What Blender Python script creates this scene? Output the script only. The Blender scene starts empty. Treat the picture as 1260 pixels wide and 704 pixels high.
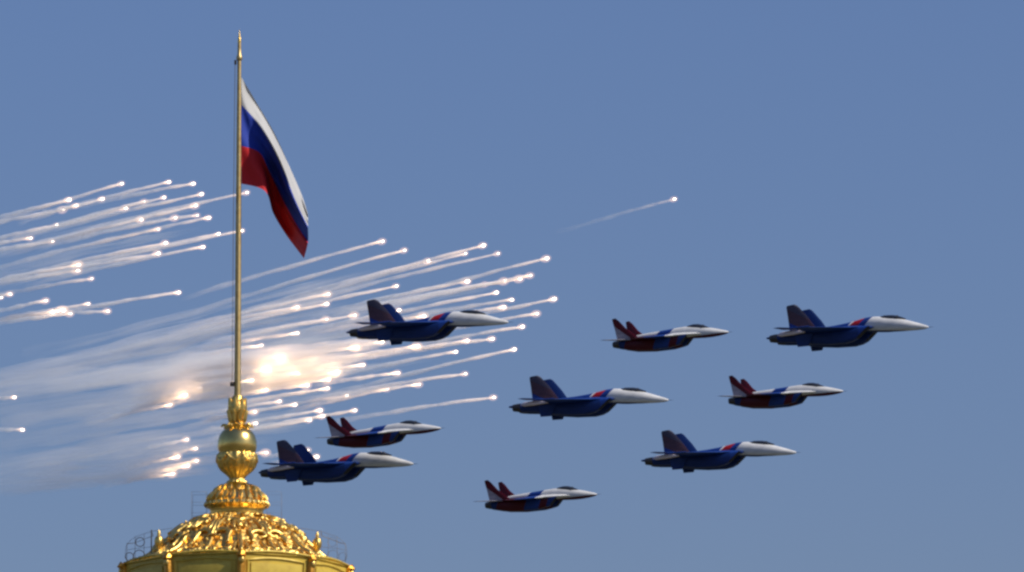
import bpy, bmesh, math, random
from mathutils import Vector, Matrix, noise, Quaternion
random.seed(7)
R = math.radians
sc = bpy.context.scene
col = sc.collection

# ------------------------------------------------------------------ camera
PITCH = R(9.5)
HALF = R(4.08)
cam_d = bpy.data.cameras.new('camera')
cam = bpy.data.objects.new('camera', cam_d); col.objects.link(cam)
cam.location = (0, 0, 1.7); cam.rotation_euler = (R(90) + PITCH, 0, 0)
cam_d.sensor_width = 36; cam_d.angle = 2 * HALF
cam_d.clip_start = 1; cam_d.clip_end = 60000
sc.camera = cam
C0 = Vector(cam.location)
FWD = Vector((0, math.cos(PITCH), math.sin(PITCH)))
UP = Vector((0, -math.sin(PITCH), math.cos(PITCH)))
RT = Vector((1, 0, 0))
TN = math.tan(HALF)

def ray(px, py):
    return FWD + RT * ((px - 630) / 630 * TN) - UP * ((py - 352) / 630 * TN)
def at(px, py, depth):
    return C0 + ray(px, py) * depth
def at_y(px, py, Y):
    r = ray(px, py)
    return C0 + r * (Y / r.y)
def proj(p):
    v = p - C0
    d = v.dot(FWD)
    return 630 + v.dot(RT) / d / TN * 630, 352 - v.dot(UP) / d / TN * 630

# ------------------------------------------------------------------ sky, sun, exposure
SUN = Vector((0.70, -0.32, 0.69)).normalized()
EL = math.asin(SUN.z); AZ = math.atan2(SUN.x, SUN.y)
w = bpy.data.worlds.new('World'); sc.world = w; w.use_nodes = True
wn = w.node_tree.nodes; wl = w.node_tree.links
sky = wn.new('ShaderNodeTexSky'); sky.sky_type = 'NISHITA'; sky.sun_disc = False
sky.sun_elevation = EL; sky.sun_rotation = AZ
sky.altitude = 0; sky.air_density = 1.5; sky.dust_density = 1.0; sky.ozone_density = 10.0
bg = wn['Background']; bg.inputs['Strength'].default_value = 0.075
tint = wn.new('ShaderNodeMix'); tint.data_type = 'RGBA'; tint.blend_type = 'MULTIPLY'; tint.inputs[0].default_value = 1
tint.inputs[7].default_value = (1.02, .91, 1.12, 1)          # the photograph's white balance
wl.new(sky.outputs[0], tint.inputs[6]); wl.new(tint.outputs[2], bg.inputs['Color'])
sd = bpy.data.lights.new('sun', 'SUN'); sd.energy = 4.2; sd.angle = R(0.53); sd.color = (1, 0.94, 0.84)
sun = bpy.data.objects.new('sun', sd); col.objects.link(sun)
sun.rotation_euler = SUN.to_track_quat('Z', 'Y').to_euler()
sun.location = (0, 0, 400)
vs = sc.view_settings
vs.view_transform = 'Standard'; vs.look = 'None'; vs.exposure = 0; vs.gamma = 1; vs.use_curve_mapping = False
cy = sc.cycles
cy.use_denoising = True
cy.transparent_max_bounces = 200
cy.max_bounces = 10; cy.volume_bounces = 6
cy.volume_max_steps = 256
cy.filter_width = 2.6

# ------------------------------------------------------------------ node helpers
def new_mat(name):
    m = bpy.data.materials.new(name); m.use_nodes = True
    return m, m.node_tree.nodes, m.node_tree.links, m.node_tree.nodes['Principled BSDF']
def math_node(nt, op, a, b=None, c=None):
    n = nt.nodes.new('ShaderNodeMath'); n.operation = op
    for i, v in enumerate((a, b, c)):
        if v is None: continue
        if isinstance(v, (int, float)): n.inputs[i].default_value = v
        else: nt.links.new(v, n.inputs[i])
    return n.outputs[0]
def ramp(nt, fac, stops, interp='CONSTANT', lo=0.0, hi=1.0):
    """stops given in the units lo..hi of fac"""
    mr = nt.nodes.new('ShaderNodeMapRange'); mr.inputs[1].default_value = lo; mr.inputs[2].default_value = hi
    nt.links.new(fac, mr.inputs[0])
    r = nt.nodes.new('ShaderNodeValToRGB'); r.color_ramp.interpolation = interp
    e = r.color_ramp.elements
    st = [((s - lo) / (hi - lo), c) for s, c in stops]
    e[0].position = st[0][0]; e[0].color = (*st[0][1], 1)
    e[1].position = st[1][0]; e[1].color = (*st[1][1], 1)
    for s, c in st[2:]:
        k = e.new(s); k.color = (*c, 1)
    nt.links.new(mr.outputs[0], r.inputs[0])
    return r.outputs[0]
def coords(nt, kind='Object'):
    t = nt.nodes.new('ShaderNodeTexCoord')
    s = nt.nodes.new('ShaderNodeSeparateXYZ'); nt.links.new(t.outputs[kind], s.inputs[0])
    return t.outputs[kind], s.outputs[0], s.outputs[1], s.outputs[2]
def grime(nt, colour, coord, amount=0.25, scale=1.2):
    """streaky wear so that no painted panel is a flat tone"""
    mp = nt.nodes.new('ShaderNodeMapping'); mp.inputs['Scale'].default_value = (0.4, 1.6, 1.6)
    nt.links.new(coord, mp.inputs[0])
    nz = nt.nodes.new('ShaderNodeTexNoise'); nz.inputs['Scale'].default_value = scale; nz.inputs['Detail'].default_value = 6
    nt.links.new(mp.outputs[0], nz.inputs['Vector'])
    f = math_node(nt, 'MULTIPLY_ADD', nz.outputs[0], amount * 2, 1 - amount * 1.2)
    mx = nt.nodes.new('ShaderNodeMix'); mx.data_type = 'RGBA'; mx.blend_type = 'MULTIPLY'; mx.inputs[0].default_value = 1
    nt.links.new(colour, mx.inputs[6])
    cb = nt.nodes.new('ShaderNodeCombineColor')
    for i in range(3): nt.links.new(f, cb.inputs[i])
    nt.links.new(cb.outputs[0], mx.inputs[7])
    return mx.outputs[2]
def select(nt, mask, a, b):
    mx = nt.nodes.new('ShaderNodeMix'); mx.data_type = 'RGBA'
    nt.links.new(mask, mx.inputs[0])
    for i, v in ((6, a), (7, b)):
        if isinstance(v, tuple): mx.inputs[i].default_value = (*v, 1)
        else: nt.links.new(v, mx.inputs[i])
    return mx.outputs[2]
def simple(name, colour, rough=0.5, metal=0.0, var=0.2, scale=2.0):
    m, n, l, b = new_mat(name)
    t, x, y, z = coords(m.node_tree)
    rgb = n.new('ShaderNodeRGB'); rgb.outputs[0].default_value = (*colour, 1)
    l.new(grime(m.node_tree, rgb.outputs[0], t, var, scale), b.inputs['Base Color'])
    b.inputs['Roughness'].default_value = rough; b.inputs['Metallic'].default_value = metal
    return m

# ------------------------------------------------------------------ mesh helpers
class MB:
    def __init__(s): s.v = []; s.f = []
    def grid(s, rings, close=True, caps=True):
        o = len(s.v); n = len(rings[0])
        for r in rings: s.v.extend([tuple(p) for p in r])
        for i in range(len(rings) - 1):
            for j in range(n if close else n - 1):
                k = (j + 1) % n
                s.f.append((o + i * n + j, o + i * n + k, o + (i + 1) * n + k, o + (i + 1) * n + j))
        if caps and close:
            s.f.append(tuple(o + j for j in reversed(range(n))))
            s.f.append(tuple(o + (len(rings) - 1) * n + j for j in range(n)))
    def loft(s, secs, n=20, caps=True):
        """secs: (x, yc, zc, half width, half height, exponent[, rake])"""
        rings = []
        for q in secs:
            x, yc, zc, hw, hh, e = q[:6]; rk = q[6] if len(q) > 6 else 0
            ring = []
            for j in range(n):
                a = 2 * math.pi * j / n
                c, d = math.cos(a), math.sin(a)
                yy = math.copysign(abs(c) ** (2 / e), c) * hw; zz = math.copysign(abs(d) ** (2 / e), d) * hh
                ring.append((x + rk * zz, yc + yy, zc + zz))
            rings.append(ring)
        s.grid(rings, True, caps)
    def foil(s, st, normal=(0, 0, 1)):
        """st: (leading edge point, trailing edge point, thickness)"""
        N = Vector(normal)
        cs = ((0, .12), (.06, .55), (.2, .9), (.42, 1.0), (.7, .62), (1, .08))
        rings = []
        for le, te, th in st:
            le, te = Vector(le), Vector(te)
            up = [le.lerp(te, c) + N * (th * k / 2) for c, k in cs]
            dn = [le.lerp(te, c) - N * (th * k / 2) for c, k in reversed(cs)]
            rings.append(up + dn)
        s.grid(rings)
    def tube(s, pts, rad, n=8):
        rings = []
        m = len(pts)
        for i, p in enumerate(pts):
            p = Vector(p)
            d = (Vector(pts[min(i + 1, m - 1)]) - Vector(pts[max(i - 1, 0)])).normalized()
            a = d.orthogonal().normalized() if i == 0 else (a - d * a.dot(d)).normalized()
            b = d.cross(a)
            r = rad[i] if isinstance(rad, (list, tuple)) else rad
            rings.append([p + (a * math.cos(2 * math.pi * j / n) + b * math.sin(2 * math.pi * j / n)) * r for j in range(n)])
        s.grid(rings)
    def lathe(s, prof, n=48, wob=None):
        rings = []
        for r, z in prof:
            rings.append([(r * math.cos(2 * math.pi * j / n) * (wob(2 * math.pi * j / n, z) if wob else 1),
                           r * math.sin(2 * math.pi * j / n) * (wob(2 * math.pi * j / n, z) if wob else 1), z) for j in range(n)])
        s.grid(rings)
    def ball(s, c, rx, ry, rz, n=10, M=None):
        rings = []
        for i in range(n + 1):
            t = math.pi * (0.02 + 0.96 * i / n)
            ring = []
            for j in range(2 * n):
                a = math.pi * j / n
                p = Vector((rx * math.sin(t) * math.cos(a), ry * math.sin(t) * math.sin(a), rz * math.cos(t)))
                if M: p = M @ p
                ring.append(p + Vector(c))
            rings.append(ring)
        s.grid(rings)
    def box(s, c, h, M=None):
        o = len(s.v)
        for x in (-1, 1):
            for y in (-1, 1):
                for z in (-1, 1):
                    p = Vector((x * h[0], y * h[1], z * h[2]))
                    if M: p = M @ p
                    s.v.append(tuple(p + Vector(c)))
        for f in ((0, 1, 3, 2), (4, 6, 7, 5), (0, 4, 5, 1), (2, 3, 7, 6), (0, 2, 6, 4), (1, 5, 7, 3)):
            s.f.append(tuple(o + k for k in f))
    def mesh(s, name, m, sharp=35):
        me = bpy.data.meshes.new(name)
        me.from_pydata(s.v, [], s.f); me.materials.append(m)
        b = bmesh.new(); b.from_mesh(me); bmesh.ops.recalc_face_normals(b, faces=b.faces); b.to_mesh(me); b.free()
        for p in me.polygons: p.use_smooth = True
        if sharp: me.set_sharp_from_angle(angle=R(sharp))
        return me
    def build(s, name, m, parent=None, sharp=35):
        o = bpy.data.objects.new(name, s.mesh(name, m, sharp)); col.objects.link(o); o.parent = parent
        return o
def empty(name, loc=(0, 0, 0)):
    o = bpy.data.objects.new(name, None); o.location = loc; o.empty_display_size = 1; col.objects.link(o); return o
def tag(o, label=None, cat=None, group=None, kind=None):
    if label: o['label'] = label
    if cat: o['category'] = cat
    if group: o['group'] = group
    if kind: o['kind'] = kind
    return o
def dup(root):
    r = root.copy(); col.objects.link(r)
    for ch in root.children:
        c = ch.copy(); col.objects.link(c); c.parent = r
        for g in ch.children:
            d = g.copy(); col.objects.link(d); d.parent = c
    return r

# ================================================================== GROUND
m_ground, n, l, b = new_mat('ground_mixed')
nt = m_ground.node_tree
t, x, y, z = coords(nt)
nz = n.new('ShaderNodeTexNoise'); nz.inputs['Scale'].default_value = 0.02; nz.inputs['Detail'].default_value = 8
l.new(t, nz.inputs['Vector'])
l.new(ramp(nt, nz.outputs[0], [(0, (.03, .04, .018)), (.45, (.045, .055, .025)), (.55, (.08, .075, .06)), (.7, (.12, .11, .10))], 'LINEAR'), b.inputs['Base Color'])
b.inputs['Roughness'].default_value = 0.9
g = MB(); S = 30000
K = 24
g.grid([[(-S + 2 * S * i / K, -S + 2 * S * j / K, 0) for i in range(K + 1)] for j in range(K + 1)], close=False)
tag(g.build('ground', m_ground, sharp=None), kind='structure')

# ================================================================== GILDED DOME
D = 290.0
AX = at_y(291.5, 600, D).x
AXIS = Vector((AX, D, 0))
PX = (at_y(292.5, 600, D) - at_y(291.5, 600, D)).length      # metres per photo pixel at the dome
def zz(py): return at_y(291.5, py, D).z
E = PITCH

def gold(name, base, rough, relief=0.0, scale=6.0, dirt=0.35, metal=1.0):
    m, n, l, b = new_mat(name); nt = m.node_tree
    t, x, y, z = coords(nt)
    nz = n.new('ShaderNodeTexNoise'); nz.inputs['Scale'].default_value = scale; nz.inputs['Detail'].default_value = 7
    nz.inputs['Roughness'].default_value = 0.65
    l.new(t, nz.inputs['Vector'])
    d = tuple(c * k for c, k in zip(base, (.52, .42, .3)))
    l.new(ramp(nt, nz.outputs[0], [(0, d), (.36, tuple(p * dirt + q * (1 - dirt) for p, q in zip(d, base))), (.56, base), (1, base)], 'LINEAR'), b.inputs['Base Color'])
    b.inputs['Metallic'].default_value = metal
    rr = n.new('ShaderNodeMapRange'); rr.inputs[3].default_value = rough * 1.5; rr.inputs[4].default_value = rough * .7
    l.new(nz.outputs[0], rr.inputs[0]); l.new(rr.outputs[0], b.inputs['Roughness'])
    if relief:
        n2 = n.new('ShaderNodeTexNoise'); n2.inputs['Scale'].default_value = scale * 1.2; n2.inputs['Detail'].default_value = 3
        l.new(t, n2.inputs['Vector'])
        bp = n.new('ShaderNodeBump'); bp.inputs['Strength'].default_value = relief; bp.inputs['Distance'].default_value = 0.04
        l.new(n2.outputs[0], bp.inputs['Height']); l.new(bp.outputs[0], b.inputs['Normal'])
    return m
G = (1.0, .69, .20)
m_gold = gold('gold_polished', G, .22, .25, 3)
m_goldorn = gold('gold_chased', (.98, .67, .185), .34, .5, 9, .7)
m_goldpan = gold('gold_panel', (.70, .50, .07), .42, .25, 1.6, .4, .12)
m_goldpil = gold('gold_pilaster', (.85, .42, .07), .4, .4, 5, .6)
m_pole = gold('pole_gold', (.66, .48, .20), .42, .2, 4, .5)
m_rail = simple('rail_steel', (.22, .2, .18), .5, .4)
m_iron = simple('dark_iron', (.05, .045, .04), .6, .5)

dome = tag(empty('gilded_dome', AXIS), 'gilded octagonal palace dome crowned by a golden ball under the flagpole', 'dome')
# ball: smooth upper half, groove, lower cup
prof = [(8, 526), (14, 527.5), (18.5, 531), (22, 536), (24, 543), (24.3, 549), (23.6, 553.5), (22.6, 556), (22.2, 558.5)]
mb = MB(); mb.lathe([(r * PX, zz(y)) for r, y in prof], 56); mb.build('ball', m_gold, dome)
prof = [(21, 556.8), (24, 559), (24.9, 563), (24.8, 568), (23, 574), (19.5, 579.5), (14.5, 583.5), (10.5, 587), (9.2, 589.5), (9.6, 591), (12.4, 592.5), (12.8, 594)]
def gad(a, z):  # gadroons on the cup
    return 1 + .035 * math.cos(16 * a)
mb = MB(); mb.lathe([(r * PX, zz(y)) for r, y in prof], 128, gad)
for k in range(8):   # scalloped festoon round the cup's rim
    a0 = 2 * math.pi * k / 8 + .3
    pts = []
    for i in range(9):
        u = i / 8; a = a0 + u * 2 * math.pi / 8
        yy = 560.5 + 8 * math.sin(math.pi * u); r = (25.0 - .8 * math.sin(math.pi * u)) * PX
        pts.append((r * math.cos(a), r * math.sin(a), zz(yy)))
    mb.tube(pts, [PX * (1.2 + 1.1 * math.sin(math.pi * i / 8)) for i in range(9)], 7)
mb.build('ball_cup', m_goldorn, dome)
# leafy capital between pole and ball
prof = [(5.5, 487), (7, 489), (8, 492), (10, 496), (11.2, 502), (11, 508), (8.6, 513), (7.2, 517), (8.5, 520), (12.5, 523.5), (10, 527)]
mb = MB(); mb.lathe([(r * PX, zz(y)) for r, y in prof], 40)
for ring, (y0, y1, y2, r0, r1, nn) in enumerate(((520, 508, 505, 8.5, 13, 9), (508, 494, 490, 9, 10.5, 8), (529, 523, 526, 11, 20, 8))):
    for k in range(nn):
        a = 2 * math.pi * (k + .5 * (ring % 2)) / nn + .2
        c, s = math.cos(a), math.sin(a)
        pts = []
        for i in range(7):
            u = i / 6
            r = r0 + (r1 - r0) * u ** 1.8; yy = y0 + (y1 - y0) * min(1, u * 1.25) + (y2 - y1) * max(0, (u - .8) / .2)
            pts.append((r * PX * c, r * PX * s, zz(yy)))
        mb.tube(pts, [PX * q for q in (2.2, 2.8, 3, 2.7, 2.3, 1.8, 1.0)], 7)
mb.build('leaf_capital', m_goldorn, dome)
# cushion dome with raised leaves, rim and band
prof = [(12, 593.5), (15, 595), (20, 598.5), (26, 604), (31, 610), (34.5, 615), (36, 617.5), (38.2, 619), (38.6, 622.5), (37, 625), (34, 626.5), (33, 628), (32.8, 632.5), (34, 634), (35.5, 636), (36, 641)]
mb = MB(); mb.lathe([(r * PX, zz(y)) for r, y in prof], 72)
mb.build('cushion_dome', m_gold, dome)
mb = MB()
for row, (ya, yb, nn, ww) in enumerate(((617, 603, 22, 3.0), (607, 597, 15, 2.6), (624, 618.5, 30, 2.0))):
    for k in range(nn):
        a = 2 * math.pi * (k + .5 * (row % 2)) / nn
        pts = []
        for i in range(6):
            u = i / 5; yy = ya + (yb - ya) * u
            r = 12 + (38 - 12) * max(0, min(1, (yy - 593) / 25)) ** .72 + 1.0 * math.sin(math.pi * u)
            pts.append((r * PX * math.cos(a + .05 * math.sin(3 * u)), r * PX * math.sin(a + .05 * math.sin(3 * u)), zz(yy)))
        mb.tube(pts, [PX * ww * q for q in (.4, .9, 1.05, .9, .6, .2)], 6)
mb.build('cushion_leaves', m_goldorn, dome)

# ornate octagonal roof under the cushion, all chased scrollwork
ROT = R(5.0)                         # the near corner stands just right of the axis
def octr(a, k=1.0):                  # radius multiplier of an octagon whose corner faces the camera
    b = (a + math.pi / 2 - ROT) % (math.pi / 4) - math.pi / 8
    return math.cos(math.pi / 8) / math.cos(b) * k + (1 - k)
RP = [(35, 637), (40, 638.5), (50, 641.5), (62, 646.5), (74, 653.5), (84, 661.5), (92, 671), (99, 679), (107, 687), (118, 693), (121, 697)]
def roof_pt(u, a, out=0.0):
    q = u * (len(RP) - 1); i = min(int(q), len(RP) - 2); f = q - i
    r = RP[i][0] + (RP[i + 1][0] - RP[i][0]) * f; yy = RP[i][1] + (RP[i + 1][1] - RP[i][1]) * f
    dr = RP[i + 1][0] - RP[i][0]; dy = RP[i + 1][1] - RP[i][1]; L = math.hypot(dr, dy)
    r += out * dy / L; yy -= out * dr / L
    r *= octr(a, .15 + .85 * u) * PX
    return Vector((r * math.cos(a), r * math.sin(a), zz(yy)))
mb = MB()
NA, NU = 288, 56
rings = []
for i in range(NU + 1):
    u = i / NU
    ring = []
    for j in range(NA):
        a = 2 * math.pi * j / NA
        fa = abs(((a + math.pi / 2 - ROT + math.pi / 8) % (math.pi / 4)) - math.pi / 8) * 8     # mirrored about each corner
        p = Vector((fa * 2.2, u * 6.0, 0))
        h = noise.noise(p * 1.5) * 1.6 + abs(noise.noise(p * 3.1 + Vector((5, 2, 1)))) * 2.6 - 1.0
        h *= min(1, u * 6) * min(1, (1 - u) * 8)
        ring.append(roof_pt(u, a, h))
    rings.append(ring)
mb.grid(rings)
mb.build('ornate_roof', m_goldorn, dome, sharp=60)
mb = MB()
rnd = random.Random(11)
def scroll(uc, ac, size, turn, flip, thick):
    pts = []; rad = []
    N = 16
    for i in range(N):
        s = i / (N - 1)
        ang = turn + flip * s * 5.2
        rr = size * (1 - .82 * s)
        du = rr * math.sin(ang) / 95; da = rr * math.cos(ang) / 80
        uu = max(.02, min(.97, uc + du))
        pts.append(roof_pt(uu, ac + da / (.35 + .65 * uu), 1.8 + 1.6 * s)); rad.append(PX * thick * (.45 + .75 * math.sin(math.pi * min(1, .15 + s * .95)) ))
    mb.tube(pts, rad, 6)
def leaf(u0, u1, a0, bend, wid, lift):
    """an acanthus leaf lying on the slope, its tip curling up and out"""
    pts = []; rad = []
    for i in range(8):
        q = i / 7
        u = u0 + (u1 - u0) * q
        pts.append(roof_pt(max(.02, min(.98, u)), a0 + bend * math.sin(q * 2.2) / (.4 + .6 * u), .8 + lift * q ** 2)); rad.append(PX * wid * .86 * (.35 + .8 * math.sin(math.pi * (.12 + .80 * q))))
    mb.tube(pts, rad, 7)
for face in range(8):
    base = -math.pi / 2 + ROT + face * math.pi / 4
    for (u, fr, sz, tr, th) in [(.82, .22, 8, 0, 2.0), (.60, .36, 9, 3, 2.2), (.40, .17, 9, 2.2, 2.2), (.20, .36, 8, 1.3, 1.9), (.86, .44, 6, .9, 1.7)]:
        for sg in (1, -1):   # each face carries a mirrored pair
            scroll(u + rnd.uniform(-.012, .012), base + (fr if sg > 0 else 1 - fr) * math.pi / 4, sz, tr if sg > 0 else math.pi - tr, sg, th)
    for (u0, u1, fr, bend, wid, lift) in [(.04, .26, .12, .03, 2.6, 3), (.02, .22, .30, -.02, 2.2, 3), (.26, .50, .06, .03, 2.6, 3.4), (.28, .54, .36, .04, 2.8, 3.4), (.5, .76, .14, .04, 3.0, 3.6),
                                          (.50, .74, .26, -.03, 2.6, 3.2), (.70, .93, .06, .03, 2.8, 3.2), (.68, .92, .34, .03, 3.0, 3.4), (.74, .95, .46, -.02, 2.4, 3)]:
        for sg in (1, -1):
            leaf(u0, u1 + rnd.uniform(-.02, .02), base + (fr if sg > 0 else 1 - fr) * math.pi / 4, bend * sg, wid, lift * rnd.uniform(.8, 1.3))
    leaf(.30, .62, base + math.pi / 8, 0, 3.4, 4); leaf(.60, .9, base + math.pi / 8, 0, 3.4, 4); leaf(.55, .95, base, 0, 3.4, 4)
    for k in range(34):       # leaf knobs
        u = rnd.uniform(.05, .95); aa = base + rnd.random() * math.pi / 4
        p = roof_pt(u, aa, 1.8); q = Quaternion((rnd.random() - .5, rnd.random() - .5, rnd.random() - .5, rnd.random() - .5)).normalized().to_matrix()
        mb.ball(p, PX * rnd.uniform(1.4, 2.6), PX * rnd.uniform(.9, 1.7), PX * rnd.uniform(2, 4.4), 5, q)
mb.build('scrollwork', m_goldorn, dome, sharp=None)

# octagonal cornice, panels and corner pilasters
FL = [1, 1, 1.12, 1, 1, 1, 1.12, 1]
def octa(mb, secs):
    rings = []
    for r, yy in secs:
        rings.append([(r * FL[k] * PX * math.cos(-math.pi / 2 + ROT + k * math.pi / 4), r * FL[k] * PX * math.sin(-math.pi / 2 + ROT + k * math.pi / 4), zz(yy)) for k in range(8)])
    mb.grid(rings)
YB = 694.5                      # height of the cornice top on the axis, as a photo row
mb = MB(); octa(mb, [(116, YB - 1.5), (123.6, YB - .4), (124.8, YB + .2), (124.8, YB + 1.4), (123.6, YB + 2.2), (121, YB + 3.0)])
mb.build('cornice', m_goldpan, dome, sharp=20)
mb = MB(); octa(mb, [(122.5, YB + 2.8), (117, YB + 62), (112, YB + 64), (110, YB + 130)])
mb.build('drum', m_goldpan, dome, sharp=20)
shaft = MB(); octa(shaft, [(110, YB + 131), (110, YB + 132), (110, 352 + 630 / TN * math.tan(PITCH) * .99)])
m_stone = simple('pale_stone', (.42, .38, .28), .8, 0, .3, .6)
shaft.build('tower_wall', m_stone, dome, sharp=20)
def corner(k, r, yy):
    a = -math.pi / 2 + ROT + k * math.pi / 4; q = r * FL[k % 8] * PX
    return Vector((q * math.cos(a), q * math.sin(a), zz(yy)))
def lean(yy): return 122.5 - (yy - YB - 2.8) * 5.5 / 59.2         # the panels lean out towards the cornice
for k in range(8):
    a0 = -math.pi / 2 + ROT + k * math.pi / 4
    M = Matrix.Rotation(a0, 3, 'Z')
    mb = MB()
    mb.tube([corner(k, lean(y) + o, y) for y, o in ((YB + 2, 1), (YB + 4, 3.0), (YB + 7, 1.0), (YB + 12, 1.4), (YB + 30, 1.4), (YB + 55, 1))], [PX * q for q in (5.6, 6.2, 4.2, 4.8, 4.4, 4.4)], 8)
    pil = mb.build('pilaster', m_goldpil, dome)
    mb = MB(); mb.ball(corner(k, lean(YB + 10) + 5, YB + 10), 2.6 * PX, 3.8 * PX, 5 * PX, 6, M); mb.build('boss', m_goldorn, pil)
    A = lambda u, r, yy: corner(k, r, yy).lerp(corner(k + 1, r, yy), u)
    # arched moulding round each panel, and a raised inner field
    loop = [(.09, YB + 50), (.09, YB + 9)] + [(.09 + .82 * i / 10, YB + 9 - 3.4 * math.sin(math.pi * i / 10)) for i in range(1, 10)] + [(.91, YB + 9), (.91, YB + 50)]
    mb = MB(); mb.tube([A(u, lean(y) + .4, y) for u, y in loop], 1.5 * PX, 8); mb.build('panel_moulding', m_goldpan, dome)
    mb = MB()
    mb.grid([[A(u, lean(y) + o, y) for u, y, o in ((.14, YB + 12, 0), (.86, YB + 12, 0), (.86, YB + 48, 0), (.14, YB + 48, 0))],
             [A(u, lean(y) + o, y) for u, y, o in ((.14, YB + 12, 1.6), (.86, YB + 12, 1.6), (.86, YB + 48, 1.6), (.14, YB + 48, 1.6))],
             [A(u, lean(y) + o, y) for u, y, o in ((.17, YB + 14, 2.2), (.83, YB + 14, 2.2), (.83, YB + 46, 2.2), (.17, YB + 46, 2.2))]])
    mb.build('panel', m_goldpan, dome, sharp=20)
    # arched cresting above the cornice on each face, with a strand of gilt beads behind
    mb = MB()
    mb.tube([A(.04 + .92 * i / 12, 125.5, YB + .2 - 2.6 * math.sin(math.pi * i / 12)) for i in range(13)], [PX * (.8 + .6 * math.sin(math.pi * i / 12)) for i in range(13)], 8)
    mb.build('cresting', m_goldpan, dome)
    mb = MB()
    mb.tube([A(.03 + .94 * i / 72, 119, YB - 1.6 - 2.2 * math.sin(math.pi * i / 72)) for i in range(73)], [PX * (.7 + 1.9 * abs(math.sin(math.pi * i / 8))) for i in range(73)], 8)
    mb.build('beading', m_goldorn, dome, sharp=None)
# urns standing at the flanks
for a in (67.5, -67.5, 112.5, -112.5):
    aa = -math.pi / 2 + ROT + R(a)
    mb = MB()
    prof = [(4.5, YB - 1), (4.5, YB - 6), (2.4, YB - 9), (2.2, YB - 13), (5, YB - 18), (5.6, YB - 23), (4.2, YB - 27), (2, YB - 29), (2.2, YB - 32), (.6, YB - 36)]
    mb.lathe([(r * PX, zz(y)) for r, y in prof], 20)
    o = mb.build('urn', m_goldorn, dome); o.location = (105 * PX * math.cos(aa), 105 * PX * math.sin(aa), 0)
# wrought rails: on the flanks with ring scrolls, and thin guard rails beside the cushion dome
for sgn in (-1, 1):
    mb = MB()
    def Q(x, h, y=-12): return Vector((sgn * x * PX, y * PX, zz(YB - h)))
    for x, h0, h1 in ((104, 10, 41), (113, 4, 35), (124, 1, 33), (134, 0, 24)): mb.tube([Q(x, h0), Q(x, h1)], PX * ((.8 if x == 104 else .3) if sgn < 0 else .22), 6)
    mb.tube([Q(78, 43), Q(92, 41), Q(104, 39), Q(113, 36), Q(122, 33), Q(130, 28), Q(135, 21), Q(136, 12), Q(134, 2)], PX * .22, 6)
    mb.tube([Q(96, 21), Q(104, 20), Q(113, 19), Q(124, 18), Q(134, 16)], PX * .22, 6)
    mb.tube([Q(104, 39), Q(104, 39, 30), Q(128, 30, 30), Q(134, 24)], PX * .4, 6)
    for x, h, r in ((119, 9, 7), (131, 8, 5), (118, 26, 5.5)): mb.tube([Q(x + r * math.cos(a), h + r * math.sin(a)) for a in [2 * math.pi * i / 14 for i in range(15)]], PX * (.5 if sgn < 0 else .22), 6)
    mb.build('scroll_railing', m_iron if sgn < 0 else m_rail, dome, sharp=None)
    mb = MB()
    cx = sgn * 46
    for dx in (-9, 9):
        for dy in (-14, 14):
            mb.tube([Vector(((cx + dx) * PX, dy * PX, zz(646))), Vector(((cx + dx) * PX, dy * PX, zz(607)))], PX * (.2 if sgn < 0 else .12), 5)
    for h in (607, 620, 633):
        mb.tube([Vector(((cx - 9) * PX, -14 * PX, zz(h))), Vector(((cx + 9) * PX, -14 * PX, zz(h))), Vector(((cx + 9) * PX, 14 * PX, zz(h))),
                 Vector(((cx - 9) * PX, 14 * PX, zz(h)))], PX * (.17 if sgn < 0 else .08), 5)
    mb.build('guard_rail', m_rail, dome, sharp=None)

# ================================================================== FLAGPOLE AND FLAG
fp = tag(empty('flagpole', (AX, D, zz(490))), 'tall tapering gilt flagpole with a pointed tip rising from the golden ball', 'flagpole')
tilt = math.atan2(-.4, 450); fp.rotation_euler = (0, tilt, 0)
H = lambda py: zz(py) - zz(490)
mb = MB(); mb.lathe([(4.2 * PX, H(490)), (4.1 * PX, H(470)), (3.6 * PX, H(300)), (3.0 * PX, H(160)), (2.4 * PX, H(74))], 20); mb.build('pole', m_pole, fp)
mb = MB(); mb.lathe([(2.6 * PX, H(75)), (3.7 * PX, H(73)), (3.7 * PX, H(70)), (2.4 * PX, H(67)), (2.3 * PX, H(60)), (2.1 * PX, H(53))], 18)
mb.build('truck', m_pole, fp)
mb = MB(); mb.lathe([(2.0 * PX, H(54)), (2.3 * PX, H(51)), (1.6 * PX, H(47)), (.8 * PX, H(42)), (.15 * PX, H(36))], 14); mb.build('finial', m_goldorn, fp)
mb = MB(); mb.box((-4.8 * PX, -1.5 * PX, H(77)), (1.4 * PX, 1.6 * PX, 2.6 * PX)); mb.build('pulley', m_iron, fp)
mb = MB(); mb.box((-6.5 * PX, -2 * PX, H(473)), (2.6 * PX, 2.4 * PX, 2.4 * PX)); mb.ball((-7 * PX, -4 * PX, H(473)), 2.2 * PX, 2.2 * PX, 2.2 * PX, 6); mb.build('cleat', m_iron, fp)
mb = MB(); mb.tube([(-5.2 * PX, -1.5 * PX, H(80)), (-6.2 * PX, -2 * PX, H(280)), (-6.5 * PX, -2 * PX, H(471))], .006 + PX * .22, 6); mb.build('halyard', simple('halyard_rope', (.12, .1, .07), .9), fp)

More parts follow.
